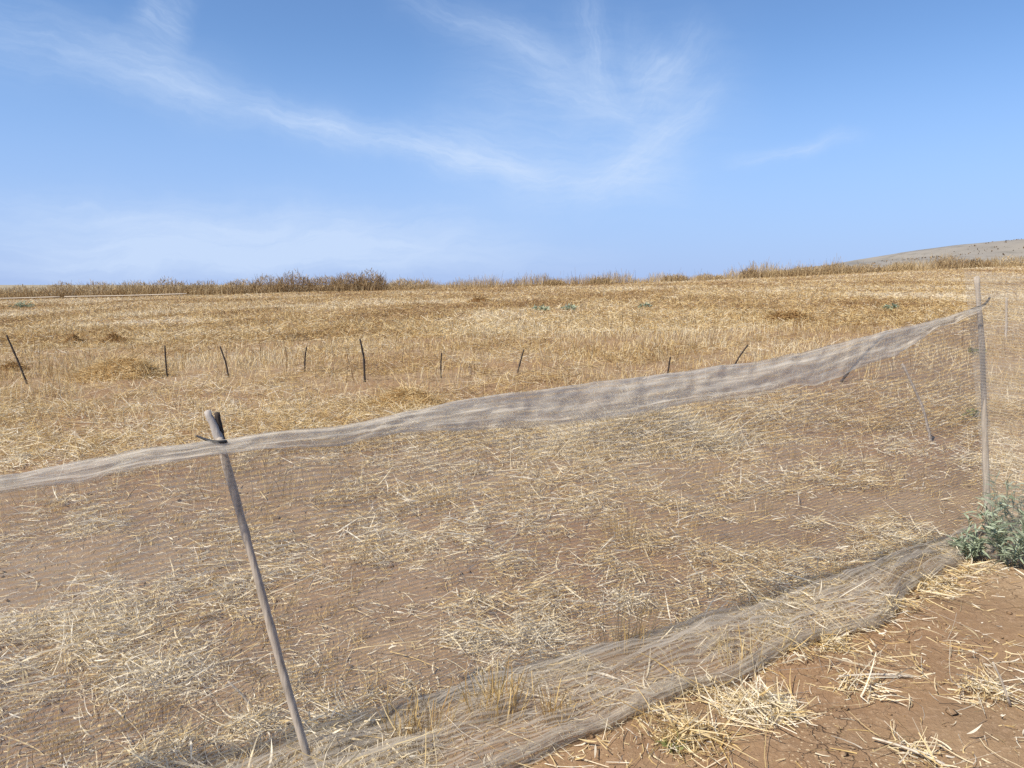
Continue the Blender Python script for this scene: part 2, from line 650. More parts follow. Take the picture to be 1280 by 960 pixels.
litter.add(np.stack([x, y, z], 1), lying(N, 0.4), np.clip(rng.lognormal(-2.9, 0.5, N), 0.02, 0.2), rng.uniform(0.004, 0.009, N), rng.normal(0, 0.65, (N, 3)) * np.array([1, 1, 0.5]), np.clip(rng.normal(0.90, 0.14, N), 0.1, 1), 5, True)
tag(link('straw_litter', litter.mesh('straw_litter', M_straw)), 'pale broken straw scattered over the brown soil around the net', 'straw', kind='stuff')

# loose straw of the middle field
mid = Blades()
N = 310000
x, y = field_points(N, 7.0, 30, 1.02, 2)
rough = 0.6 * fbm(x / 1.9, y / 1.9, 71, 4, 0.6) + 0.4 * fbm(x / 0.35, y / 0.35, 73, 3, 0.6)
cov = sstep(rough - 0.015 - 0.06 * sstep(y, 8, 10) * (1 - sstep(y, 12.5, 14)), 0.40, 0.60)
keep = rng.uniform(0, 1, N) < 0.07 + 0.93 * cov
x, y = x[keep], y[keep]
N = len(x)
z = hgt(x, y) + rng.uniform(0, 1, N) ** 2 * 0.10
d = lying(N, 0.35)
L = np.clip(rng.lognormal(-2.0, 0.5, N), 0.04, 0.45)
W = rng.uniform(0.003, 0.006, N) * (0.6 + y * 0.055)
tone = np.clip(rng.normal(0.50, 0.27, N) + 1.0 * (fbm(x / 2.5, y / 2.5, 81, 3) - 0.5), 0.02, 1)
mid.add(np.stack([x, y, z], 1), d, L, W, rng.normal(0, 0.2, (N, 3)), tone, 2)
tag(link('loose_straw', mid.mesh('loose_straw', M_straw)), 'golden loose straw matted over the field beyond the net', 'straw', kind='stuff')

# standing stubble from the net to the skyline
stub = Blades()
N = 510000
x, y = field_points(N, 5.5, EDGE + 1, 1.02, 2)
row = 0.5 + 0.5 * np.sin(2 * math.pi * (y + 0.25 * x + 0.6 * fbm(x / 4, y / 4, 15, 2)) / 0.55)
dens = 0.55 * fbm(x / 3.5, y / 3.5, 91, 4, 0.6) + 0.45 * fbm(x / 0.7, y / 0.9, 93, 3, 0.6)
lim = 0.02 + 0.06 * sstep(y, 7, 10) + 0.65 * sstep(y, 10, 15) * sstep(dens, 0.43, 0.57) * (0.45 + 0.55 * row * (1 - sstep(y, 15, 30)) + 0.55 * sstep(y, 15, 30))
keep = rng.uniform(0, 1, N) < lim
x, y = x[keep], y[keep]
N = len(x)
z = hgt(x, y) - 0.01
d = upright(N, 0.30)
L = rng.uniform(0.06, 0.22, N) * (0.5 + 0.9 * fbm(x / 3, y / 3, 33, 3))
W = rng.uniform(0.003, 0.006, N) * np.clip(0.6 + y * 0.09, 0.6, 9.5)
tone = np.clip(rng.normal(0.46, 0.26, N) + 1.2 * (fbm(x / 5, y / 8, 83, 4) - 0.5) + 0.5 * (fbm(x / 22, y / (0.8 + 0.035 * y), 85, 3) - 0.5), 0.02, 0.86)
stub.add(np.stack([x, y, z], 1), d, L, W, rng.normal(0, 0.15, (N, 3)), tone, 2)
# rooted stubs left by the reaper, in small tufts
K = 1500
tx, ty = field_points(K, 2.4, 11, 0.9, 2)
ok = (swept(tx, ty) < 0.2) & (fbm(tx / 1.1, ty / 1.1, 57, 3) > 0.46)
tx, ty = tx[ok], ty[ok]
per = rng.integers(5, 22, len(tx))
hts = np.repeat(rng.uniform(0.04, 0.12, len(tx)), per)
lx, ly = np.repeat(rng.normal(0, 0.22, len(tx)), per), np.repeat(rng.normal(0, 0.22, len(tx)), per)
tt = np.repeat(rng.normal(0.5, 0.14, len(tx)), per)
x, y = np.repeat(tx, per), np.repeat(ty, per)
N = len(x)
x, y = x + rng.normal(0, 0.028, N), y + rng.normal(0, 0.022, N)
d = unit(np.stack([lx + rng.normal(0, 0.2, N), ly + rng.normal(0, 0.2, N), np.ones(N)], 1))
stub.add(np.stack([x, y, hgt(x, y) - 0.01], 1), d, hts * rng.uniform(0.4, 1.1, N), rng.uniform(0.0025, 0.0048, N), rng.normal(0, 0.2, (N, 3)), np.clip(tt + rng.normal(0, 0.12, N), 0.02, 1), 3)
# far flat straw between the stubble
N = 205000
x, y = field_points(N, 20, EDGE + 1, 1.02, 2)
z = hgt(x, y) + rng.uniform(0, 0.06, N)
tone = np.clip(rng.normal(0.52, 0.26, N) + 1.2 * (fbm(x / 5, y / 8, 83, 4) - 0.5) + 0.5 * (fbm(x / 22, y / (0.8 + 0.035 * y), 85, 3) - 0.5), 0.02, 0.9)
stub.add(np.stack([x, y, z], 1), lying(N, 0.3), rng.uniform(0.1, 0.32, N), 0.0004 * y + 0.008, rng.normal(0, 0.15, (N, 3)), tone, 1)
# a few taller dark dead stalks
N = 420
x, y = field_points(N, 11, 60, 0.8, 2)
stub.add(np.stack([x, y, hgt(x, y)], 1), upright(N, 0.12), rng.uniform(0.3, 0.65, N), 0.0004 * y + 0.004, rng.normal(0, 0.1, (N, 3)), rng.uniform(0.0, 0.2, N), 2)
tag(link('standing_stubble', stub.mesh('standing_stubble', M_straw)), 'golden cut stubble standing across the whole field', 'stubble', kind='stuff')

# weeds and grass fringe along the skyline
fringe = Blades()
N = 30000
x = rng.uniform(-112, 112, N)
y = EDGE + rng.normal(0, 2.0, N)
hh = fbm(x / 5.0, y / 40, 44, 4, 0.6)
L = (1 + 0.7 * sstep(x, 10, 50)) * (0.35 + 1.2 * sstep(hh, 0.35, 0.65)) * rng.uniform(0.4, 1.0, N)
fringe.add(np.stack([x, y, hgt(x, y) - 0.02], 1), upright(N, 0.22), L, rng.uniform(0.02, 0.05, N), rng.normal(0, 0.15, (N, 3)), np.clip(rng.normal(0.72, 0.18, N) - 0.5 * (fbm(x / 9, y / 30, 45, 3) - 0.5), 0, 1), 2)
N = 240
x = rng.uniform(-95, 95, N)
y = EDGE + rng.normal(0, 1.5, N)
fringe.add(np.stack([x, y, hgt(x, y)], 1), upright(N, 0.1), rng.uniform(0.8, 2.0, N), 0.03, rng.normal(0, 0.1, (N, 3)), rng.uniform(0.1, 0.6, N), 2)
tag(link('skyline_grass', fringe.mesh('skyline_grass', M_brush)), 'uncut dry grass in a fringe along the far edge of the field', 'grass', kind='stuff')

scrub = Blades()
N = 2600
x = rng.uniform(300, 1100, N)
y = rng.uniform(800, 1260, N)
keep = (fbm(x / 60, y / 25, 52, 4, 0.6) > 0.56) | (np.abs(y - 1130) < 14)
x, y = x[keep], y[keep]
N = len(x)
scrub.add(np.stack([x, y, hill_z(x, y) - 0.3], 1), upright(N, 0.3), rng.uniform(0.8, 2.6, N), rng.uniform(1.0, 3.5, N), rng.normal(0, 0.2, (N, 3)), np.clip(rng.normal(0.12, 0.12, N), 0, 1), 2)
tag(link('hill_scrub', scrub.mesh('hill_scrub', M_brush)), 'sparse dark scrub dotting the slope of the far hill', 'scrub', kind='stuff')

# small clods on the bare soil
def clods():
    N = 6000
    x, y = field_points(N, 1.9, 7.5, 0.95, 2)
    s = np.clip(rng.lognormal(-5.7, 0.6, N), 0.0015, 0.02)
    lumps = (rng.uniform(0, 1, N) < 0.035) & (fbm(x / 0.5, y / 0.5, 66, 3) > 0.5)
    s = np.where(lumps, rng.uniform(0.01, 0.026, N), s)
    tmpl = np.array([[1, 0, 0], [-1, 0, 0], [0, 1, 0], [0, -1, 0], [0, 0, 1], [0, 0, -1], [.7, .7, .3], [-.7, .6, .4], [.6, -.7, .4], [-.7, -.7, .3]], float)
    tri = [(0, 6, 4), (6, 2, 4), (2, 7, 4), (7, 1, 4), (1, 9, 4), (9, 3, 4), (3, 8, 4), (8, 0, 4), (6, 0, 5), (2, 6, 5), (7, 2, 5), (1, 7, 5), (9, 1, 5), (3, 9, 5), (8, 3, 5), (0, 8, 5)]
    V = tmpl[None] * rng.uniform(0.6, 1.15, (N, 10, 1)) * s[:, None, None] * np.array([1, 1, 0.75])
    a = rng.uniform(0, 6.28, N)
    ca, sa = np.cos(a)[:, None], np.sin(a)[:, None]
    V = np.stack([V[..., 0] * ca - V[..., 1] * sa, V[..., 0] * sa + V[..., 1] * ca, V[..., 2]], -1)
    V += np.stack([x, y, hgt(x, y) + 0.2 * s], 1)[:, None]
    q = (np.array(tri)[None] + (np.arange(N) * 10)[:, None, None]).reshape(-1, 3)
    tag(link('soil_crumbs', mesh_np('soil_crumbs', V.reshape(-1, 3), q, M_soil)), 'small brown crumbs of soil strewn on the bare ground', 'soil', kind='stuff')


clods()


# ------------------------------------------------------------------ tubes
def tube(name, pts, radii, mat, parent=None, sides=9, origin=None, rough=0.0, seed=0):
    pts = np.asarray(pts, float)
    n = len(pts)
    tan = np.gradient(pts, axis=0)
    tan = unit(tan)
    ref = np.array([0.0, 0.0, 1.0]) if abs(tan[0][2]) < 0.8 else np.array([0.0, 1.0, 0.0])
    ang = np.linspace(0, 2 * math.pi, sides, endpoint=False)
    V = []
    for i in range(n):
        s = np.cross(tan[i], ref)
        s /= np.linalg.norm(s)
        t = np.cross(tan[i], s)
        rr = radii[i] * (1 + rough * (_hash(np.arange(sides), np.full(sides, i), seed) - 0.5))
        V.append(pts[i] + (np.cos(ang) * rr)[:, None] * s + (np.sin(ang) * rr)[:, None] * t)
    V = np.array(V)
    org = pts[0] if origin is None else np.asarray(origin, float)
    verts = np.concatenate([V.reshape(-1, 3), pts[:1] - tan[:1] * radii[0] * 0.4, pts[-1:] + tan[-1:] * radii[-1] * 0.4]) - org
    me = bpy.data.meshes.new(name)
    F = []
    for i in range(n - 1):
        for k in range(sides):
            k2 = (k + 1) % sides
            F.append((i * sides + k, i * sides + k2, (i + 1) * sides + k2, (i + 1) * sides + k))
    a, b = n * sides, n * sides + 1
    for k in range(sides):
        k2 = (k + 1) % sides
        F.append((a, k2, k))
        F.append((b, (n - 1) * sides + k, (n - 1) * sides + k2))
    me.from_pydata([tuple(v) for v in verts], [], F)
    me.polygons.foreach_set('use_smooth', np.ones(len(F), bool))
    me.update()
    me.materials.append(mat)
    o = link(name, me, parent)
    if parent is None:
        o.location = org
    else:
        o.location = org - np.array(parent.location)
    return o


def resample(pts, n):
    pts = np.asarray(pts, float)
    # smooth curve through the points
    s = np.concatenate([[0], np.cumsum(np.linalg.norm(np.diff(pts, axis=0), axis=1))])
    q = np.linspace(0, s[-1], n)
    out = np.stack([np.interp(q, s, pts[:, k]) for k in range(pts.shape[1])], 1)
    k = max(1, n // (len(pts) * 3))
    for _ in range(2):
        pad = np.concatenate([out[:1] * 2 - out[1:k + 1][::-1], out, out[-1:] * 2 - out[-k - 1:-1][::-1]])
        cs = np.cumsum(np.concatenate([np.zeros((1, out.shape[1])), pad]), 0)
        sm = (cs[2 * k + 1:] - cs[:-2 * k - 1]) / (2 * k + 1)
        sm[0], sm[-1] = out[0], out[-1]
        out = sm
    return out


# ------------------------------------------------------------------ stakes that carry the net
base_l = ground_at(392, 966)
DL = base_l[1]
pl = [at_depth(px, py, DL - 0.02) for px, py in ((383, 940), (372, 905), (352, 835), (330, 752), (313, 690), (297, 630), (284, 585), (275, 552), (268, 530), (264, 516))]
stake = empty('wooden_stake', base_l)
tag(stake, 'grey crooked wooden stake with a split top, leaning left behind the net', 'stake', 'stakes carrying the net')
main_pts = resample([base_l - np.array([0, 0, 0.05])] + pl[:8] + [at_depth(274, 548, DL - .02)], 40)
tube('shaft', main_pts, np.linspace(0.0135, 0.0120, 40) * (1 + 0.28 * (vnoise(np.arange(40) * 0.55, np.zeros(40), 5) - 0.5)), M_stake, stake, 11, None, 0.10, 4)
tube('prong', resample([at_depth(277, 560, DL), at_depth(270, 538, DL), at_depth(262, 522, DL), at_depth(259, 514, DL)], 10), np.linspace(0.015, 0.010, 10), M_pale, stake, 9, None, 0.3, 8)
tube('prong', resample([at_depth(279, 558, DL + .01), at_depth(275, 538, DL + .012), at_depth(273, 524, DL + .012), at_depth(271, 516, DL + .012)], 10), np.linspace(0.011, 0.008, 10), M_twig, stake, 9, None, 0.3, 9)  # shaded right side of the split top, put into its dark colour
wire = tube('tie_wire', resample([at_depth(246, 545, DL + .01), at_depth(256, 549, DL - .03), at_depth(265, 552, DL - .075), at_depth(274, 553, DL - .08), at_depth(283, 552, DL - .06)], 16), np.linspace(0.003, 0.006, 16), M_wire, None, 6)
tag(wire, 'short dark wire tying the net to the split-topped leaning stake', 'wire', 'tie wires')

base_r = ground_at(1238, 690)
DR = base_r[1]
stake2 = empty('wooden_stake', base_r)
tag(stake2, 'tall straight pale stake behind the net, above the grey-green shrub', 'stake', 'stakes carrying the net')
tube('shaft', resample([base_r - np.array([0, 0, .05])] + [at_depth(px, py, DR) for px, py in ((1236, 660), (1233, 600), (1231, 540), (1229, 470), (1227, 420), (1224, 385), (1222, 362), (1221, 346))], 40), np.linspace(0.018, 0.012, 40) * (1 + 0.28 * (vnoise(np.arange(40) * 0.55, np.zeros(40), 6) - 0.5)), M_stake, stake2, 11, None, 0.15, 14)
wire = tube('tie_wire', resample([at_depth(1214, 387, DR - .05), at_depth(1222, 384, DR - .07), at_depth(1230, 382, DR - .07), at_depth(1235, 376, DR - .05), at_depth(1237, 372, DR - .02)], 14), np.full(14, 0.006), M_wire, None, 6)
tag(wire, 'dark twisted wire tying the net to the tall pale stake', 'wire', 'tie wires')

# ------------------------------------------------------------------ the net
pL = np.array([at_depth(272, 552, DL)[0], DL])
pR = np.array([at_depth(1225, 384, DR)[0], DR])
tL = pR - pL


def on_net_plane(px, py, push=0.05):
    """where the sight line meets the upright plane through both stakes, a little before it"""
    d = ray(px, py)
    nrm = np.array([tL[1], -tL[0]]) / np.linalg.norm(tL)
    off = pL + nrm * push
    t = np.dot(nrm, off) / np.dot(nrm, d[:2])
    return EYE + d * t


NU = 520
ext_top = [np.array([-3.9, 0.95, 1.02]), np.array([-2.6, 1.55, 0.98])]
top_px = [(0, 597), (60, 585), (130, 569), (200, 559), (272, 549), (340, 543), (400, 536), (500, 516), (600, 497), (700, 483), (800, 470), (900, 459), (1000, 440), (1100, 417), (1170, 399), (1225, 381)]
flap_px = [(0, 612), (60, 602), (130, 592), (200, 581), (272, 568), (340, 560), (400, 556), (500, 546), (600, 536), (700, 528), (780, 522), (850, 511), (930, 497), (1000, 482), (1060, 468), (1110, 448), (1150, 426), (1200, 396), (1225, 386)]
T = np.array([on_net_plane(*q) for q in top_px])
F_ = np.array([on_net_plane(*q, push=0.09) for q in flap_px])
top = resample(np.concatenate([ext_top, T]), NU)
flap = resample(np.concatenate([[e - np.array([-0.03, 0.05, 0.06]) for e in ext_top], F_]), NU)
_u = np.concatenate([[0], np.cumsum(np.linalg.norm(np.diff(top, axis=0), axis=1))])
flap[:, 2] += 0.055 * (fbm(_u / 0.28, _u * 0, 121, 4) - 0.5)
top[:, 2] += 0.022 * (fbm(_u / 0.22, _u * 0 + 9, 123, 3) - 0.5)
cont_px = [(430, 914), (570, 868), (720, 830), (860, 790), (1000, 748), (1140, 692), (1222, 664)]
bot_px = [(651, 962), (700, 938), (766, 914), (837, 880), (880, 868), (926, 858), (968, 822), (998, 817), (1024, 805), (1032, 796), (1063, 801), (1096, 791), (1122, 772), (1124, 752), (1155, 730), (1200, 708)]
C = resample(np.concatenate([[(-3.2, 0.62, 0), (-1.9, 1.45, 0)], [ground_at(*q) for q in cont_px]]), NU)
B = resample(np.concatenate([[(-2.6, 0.35, 0), (-1.5, 1.30, 0), ground_at(500, 1012)], [ground_at(*q) for q in bot_px]]), NU)
C[:, 2] = hgt(C[:, 0], C[:, 1])
B[:, 2] = hgt(B[:, 0], B[:, 1])
ulen = np.concatenate([[0], np.cumsum(np.linalg.norm(np.diff(top, axis=0), axis=1))])
nrm2 = np.array([tL[1], -tL[0], 0]) / np.linalg.norm(tL)          # towards the viewer


def net_panel():
    nv1, nv2 = 70, 46
    P, UV = [], []
    for j in range(nv1):
        v = j / (nv1 - 1)
        c = top * (1 - v) + (C + np.array([0, 0, 0.03])) * v
        sag = math.sin(math.pi * v) * 0.05
        fold = 0.02 * (fbm(ulen / 0.35 + v * 0.6, np.full(NU, v * 2.0), 101, 3) - 0.5) * (0.4 + v) + 0.03 * (fbm(ulen / 1.1, np.full(NU, v * 1.5 + 5), 102, 2) - 0.5)
        c = c + nrm2 * (sag + fold)[:, None]
        P.append(c)
    for j in range(1, nv2):
        v = j / (nv2 - 1)
        c = (C + np.array([0, 0, 0.0])) * (1 - v) + B * v
        # the slack lies in long folds over the straw
        g1 = 0.16 * fbm(ulen / 0.7, v * 7.5 + ulen * 0.6, 111, 4, 0.6) ** 2 * math.sin(math.pi * min(1, v * 1.05)) ** 0.6
        ridge = 0.035 * np.maximum(0, np.sin(v * 21 + 2.2 * fbm(ulen / 0.8, ulen * 0 + 3, 113, 2) * 3.0)) * (1 - v * 0.3)
        c[:, 2] = hgt(c[:, 0], c[:, 1]) + 0.03 * (1 - v) + 0.012 + g1 + ridge
        c = c + nrm2 * (0.03 * (fbm(ulen / 0.25, np.full(NU, v * 8), 115, 2) - 0.5))[:, None]
        P.append(c)
    P = np.array(P)
    vlen = np.concatenate([[0], np.cumsum(np.linalg.norm(np.diff(P[:, NU // 2], axis=0), axis=1))])
    U = np.broadcast_to(ulen[None], P.shape[:2])
    V = np.broadcast_to(vlen[:, None], P.shape[:2])
    return P, np.stack([U, V], -1)


net = empty('net_fence', base_l)
tag(net, 'long sagging grey netting with a folded top edge, strung across the foreground', 'net', 'netting of the fence')


def surf(name, P, UV, mat, parent):
    me = mesh_np(name, P.reshape(-1, 3) - np.array(parent.location), grid_quads(P.shape[0], P.shape[1]), mat, uv=UV.reshape(-1, 2), smooth=True)
    return link(name, me, parent)


P, UV = net_panel()
surf('net_panel', P, UV, M_net, net)


def folded_strip(a, b, depth, layers, seed, wr=0.02, lift=0.0):
    """netting turned over on itself between edge a and edge b: out, back, and out again"""
    P = []
    nv = 14
    for k in range(layers):
        for j in range(nv):
            v = j / (nv - 1)
            v = v if k % 2 == 0 else 1 - v
            reach = 1.0 if k == 0 else 1.0 - 0.16 * k * fbm(ulen / 0.5, ulen * 0 + k, seed + 7, 2)
            c = a + (b - a) * (v * reach)[:, None] if hasattr(reach, '__len__') else a + (b - a) * v
            wob = wr * 2 * (fbm(ulen / 0.45 + 3 * k, v * 4.0 + ulen * 0.9, seed + k, 5, 0.65) - 0.5) + wr * 0.5 * (fbm(ulen / 0.06, v * 3.0 + ulen * 3, seed + 31, 2) - 0.5)
            c = c + nrm2 * (depth * (k + 0.4 * math.sin(math.pi * v)) + wob)[:, None] + np.array([0, 0, 1.0]) * (wob * 0.5 + lift)[:, None]
            P.append(c)
    P = np.array(P)
    vl = np.concatenate([[0], np.cumsum(np.linalg.norm(np.diff(P[:, NU // 2], axis=0), axis=1))])
    return P, np.stack([np.broadcast_to(ulen[None], P.shape[:2]), np.broadcast_to(vl[:, None], P.shape[:2])], -1)


P, UV = folded_strip(top, flap, 0.009, 3, 131, 0.03)
surf('top_hem', P, UV, M_hem, net)
M_low = net_material('netting_low', 0.02, 0.15, (0.44, 0.385, 0.31), 22.0, 0.5)
# gathered lower edge, rolled and lying on the straw
inw = B - nrm2 * (0.01 + 0.05 * fbm(ulen / 0.4, ulen * 0, 153, 3))[:, None] - np.array([0.02, 0, 0])
inw[:, 2] = hgt(inw[:, 0], inw[:, 1]) + 0.035 + 0.03 * fbm(ulen / 0.3, ulen * 0, 154, 2)
Bl = B.copy()
Bl[:, 2] += 0.014 + 0.035 * fbm(ulen / 0.3, ulen * 0, 151, 3)
P, UV = folded_strip(inw, Bl, 0.010, 2, 141, 0.035)
surf('bottom_hem', P, UV, net_material('netting_edge', 0.16, 0.40, (0.52, 0.47, 0.39), 26.0, 0.5), net)
# a fold of slack lying where the net meets the ground
Ca = C + nrm2 * 0.01
Ca[:, 2] = hgt(Ca[:, 0], Ca[:, 1]) + 0.055
wv = (0.15 + 0.6 * fbm(ulen / 0.7, ulen * 0, 161, 3))[:, None]
Cb = C * (1 - wv) + B * wv
Cb[:, 2] = hgt(Cb[:, 0], Cb[:, 1]) + 0.03
P, UV = folded_strip(Ca, Cb, 0.012, 2, 171, 0.045)
surf('slack_fold', P[:, 235:], UV[:, 235:], M_low, net)

# the next length of netting, from the right stake towards the viewer's right
net2 = empty('net_fence', base_r)
tag(net2, 'pale netting hung from the tall stake to the right, in front of the grey-green shrub', 'net', 'netting of the fence')
nu, nv = 60, 60
P = np.zeros((nv, nu, 3))
UV = np.zeros((nv, nu, 2))
ta, tb = at_depth(1205, 338, DR - 0.08), np.array([5.2, 2.9, 1.72])
ba = ground_at(1232, 704)
bb = np.array([4.3, 2.3, 0])
for j in range(nv):
    v = j / (nv - 1)
    for i in range(nu):
        u = i / (nu - 1)
        c = (ta * (1 - v) + ba * v) * (1 - u) + (tb * (1 - v) + bb * v) * u
        c = c + np.array([-0.25, -0.9, 0]) * (0.05 * math.sin(math.pi * v) + 0.03 * (vnoise(u * 9, v * 3, 181) - 0.5))
        c[2] = max(c[2], hgt(c[0], c[1]) + 0.02)
        c[2] -= 0.12 * math.sin(math.pi * u) * (1 - v)
        P[j, i] = c
        UV[j, i] = (u * 2.6, v * 1.65)
surf('net_panel', P, UV, M_dense, net2)

# ------------------------------------------------------------------ thin sticks standing in the field
sticks = [
    ([(34, 480), (22, 450), (8, 419)], 0.022, 'longest thin dark stick at the far left, leaning left'),
    ([(209, 471), (207, 450), (206, 432)], 0.020, 'short upright dark stick at the right end of the golden straw heap'),
    ([(286, 472), (282, 452), (275, 433)], 0.020, 'dark stick leaning left, right of the stick beside the straw heap'),
    ([(381, 466), (381, 450), (383, 434)], 0.018, 'short thin upright stick between the left-leaning stick and the tall bowed stick'),
    ([(456, 477), (455, 447), (450, 424)], 0.024, 'tall dark bowed stick, thickest of the row beyond the net'),
    ([(551, 473), (551, 456), (552, 441)], 0.017, 'short straight stick just right of the tall bowed stick'),
    ([(647, 466), (651, 450), (655, 437)], 0.018, 'short dark stick leaning right, above the middle of the net'),
    ([(834, 473), (836, 458), (838, 446)], 0.018, 'very short stub of a stick touching the top edge of the net'),
    ([(914, 464), (924, 446), (935, 431)], 0.018, 'dark curved stick leaning far right just above the net edge'),
    ([(1050, 478), (1078, 445), (1109, 414)], 0.022, 'long slanted stick mostly behind the folded net edge, only its dark tip clear'),
    ([(1164, 552), (1154, 510), (1142, 484), (1128, 455)], 0.016, 'bent grey stick seen wholly through the net, left of the tall stake'),
    ([(1257, 427), (1258, 400), (1258, 372)], 0.030, 'faint upright stick seen through the netting right of the tall stake'),
]
for pts, th, lab in sticks:
    b = ground_at(*pts[0])
    P3 = [b - np.array([0, 0, 0.04]), b] + [at_depth(px, py, b[1]) for px, py in pts[1:]]
    r = np.linspace(th * 0.75, th * 0.6, 18)
    r = r * (1 + 0.2 * (rng.uniform(0, 1, 18) - 0.5))
    o = tube('thin_stick', resample(P3, 18), r, M_twig if 'grey' not in lab and 'faint' not in lab else M_stake, None, 7, b, 0.3, 3)
    tag(o, lab, 'stick', 'thin sticks standing in the field')


# ------------------------------------------------------------------ straw heaps, tufts
def heap(px, py, wpx, hpx, n, tone, label, rad_ratio=0.6, wid=None, cat='straw heap', group='heaps of straw'):
    n = int(n * 0.9)
    b = ground_at(px, py)
    sc_ = b[1] / FPX
    rx, h = wpx * sc_ / 2, hpx * sc_
    ry = rx * rad_ratio
    B_ = Blades()
    a = rng.uniform(0, 2 * math.pi, n)
    rr = np.sqrt(rng.uniform(0, 1, n))
    lump = 0.75 + 0.5 * fbm(np.cos(a) * 1.5 + px, np.sin(a) * 1.5, 7, 3)
    x = rr * np.cos(a) * rx * lump
    y = rr * np.sin(a) * ry * lump
    top_ = h * (1 - rr ** 1.6) * (0.55 + 0.9 * fbm(x / rx * 2 + px, y / rx * 2, 9, 3))
    z = top_ * rng.uniform(0, 1, n) ** 0.08
    gz = hgt(x + b[0], y + b[1]) - b[2]
    ga, gr = np.meshgrid(np.linspace(0, 2 * math.pi, 49), np.linspace(0, 1, 15), indexing='ij')
    gl = 0.75 + 0.5 * fbm(np.cos(ga) * 1.5 + px, np.sin(ga) * 1.5, 7, 3)
    mx_, my_ = gr * np.cos(ga) * rx * gl, gr * np.sin(ga) * ry * gl
    mz_ = 0.86 * h * (1 - gr ** 1.6) * (0.55 + 0.9 * fbm(mx_ / rx * 2 + px, my_ / rx * 2, 9, 3)) - 0.02 * gr + hgt(mx_ + b[0], my_ + b[1]) - b[2]
    B_.raw(np.stack([mx_, my_, mz_], -1).reshape(-1, 3), grid_quads(49, 15), max(0.15, tone - 0.12) + 0.3 * (fbm(mx_.ravel() / rx * 9, my_.ravel() / rx * 9, 3, 3) - 0.5))
    d = lying(n, 0.3)
    w_ = wid or max(0.006, 0.75 * sc_)
    L = np.clip(rng.lognormal(-1.95, 0.45, n), 0.05, 0.4) * min(1.3, max(0.45, rx / 0.7))
    B_.add(np.stack([x, y, z + gz], 1), d, L, rng.uniform(0.5, 1.05, n) * w_, rng.normal(0, 0.3, (n, 3)), np.clip(rng.normal(tone + 0.08, 0.2, n), 0, 1), 3)
    k = int(n * (0.7 if 'broad' in label else 0.22))
    a = rng.uniform(0, 2 * math.pi, k)
    rr = rng.uniform(0.1, 1.35, k)
    x, y = rr * np.cos(a) * rx, rr * np.sin(a) * ry
    z = h * np.clip(1 - rr ** 1.6, 0, 1) * 0.9 + hgt(x + b[0], y + b[1]) - b[2] + 0.01
    B_.add(np.stack([x, y, z], 1), lying(k, 0.8), rng.uniform(0.08, 0.3, k), rng.uniform(0.6, 1.1, k) * w_, rng.normal(0, 0.3, (k, 3)), np.clip(rng.normal(tone + 0.2, 0.2, k), 0, 1), 3)
    o = link('straw_heap', B_.mesh('straw_heap', M_straw if 'broad' in label else M_gold))
    o.location = b
    tag(o, label, cat, group)
    return o


heap(150, 474, 120, 24, 3600, 0.62, 'wide golden straw heap beside the short upright stick at left')
heap(92, 431, 34, 12, 900, 0.28, 'left one of two small brown straw heaps far out at left')
heap(142, 431, 44, 13, 1100, 0.22, 'right one of two small brown straw heaps far out at left')
heap(986, 402, 60, 14, 1500, 0.25, 'reddish brown straw heap far out in the right half of the field')
heap(600, 378, 30, 7, 500, 0.22, 'tiny brown heap near the skyline at the middle of the field')
heap(18, 463, 40, 9, 700, 0.25, 'low brown heap next to the longest stick at the far left')
heap(795, 562, 225, 46, 6500, 0.74, 'broad tangled straw heap right below the folded net edge', 0.45)
heap(505, 506, 90, 20, 2200, 0.55, 'pale loose straw heap just beyond the net at the middle left')


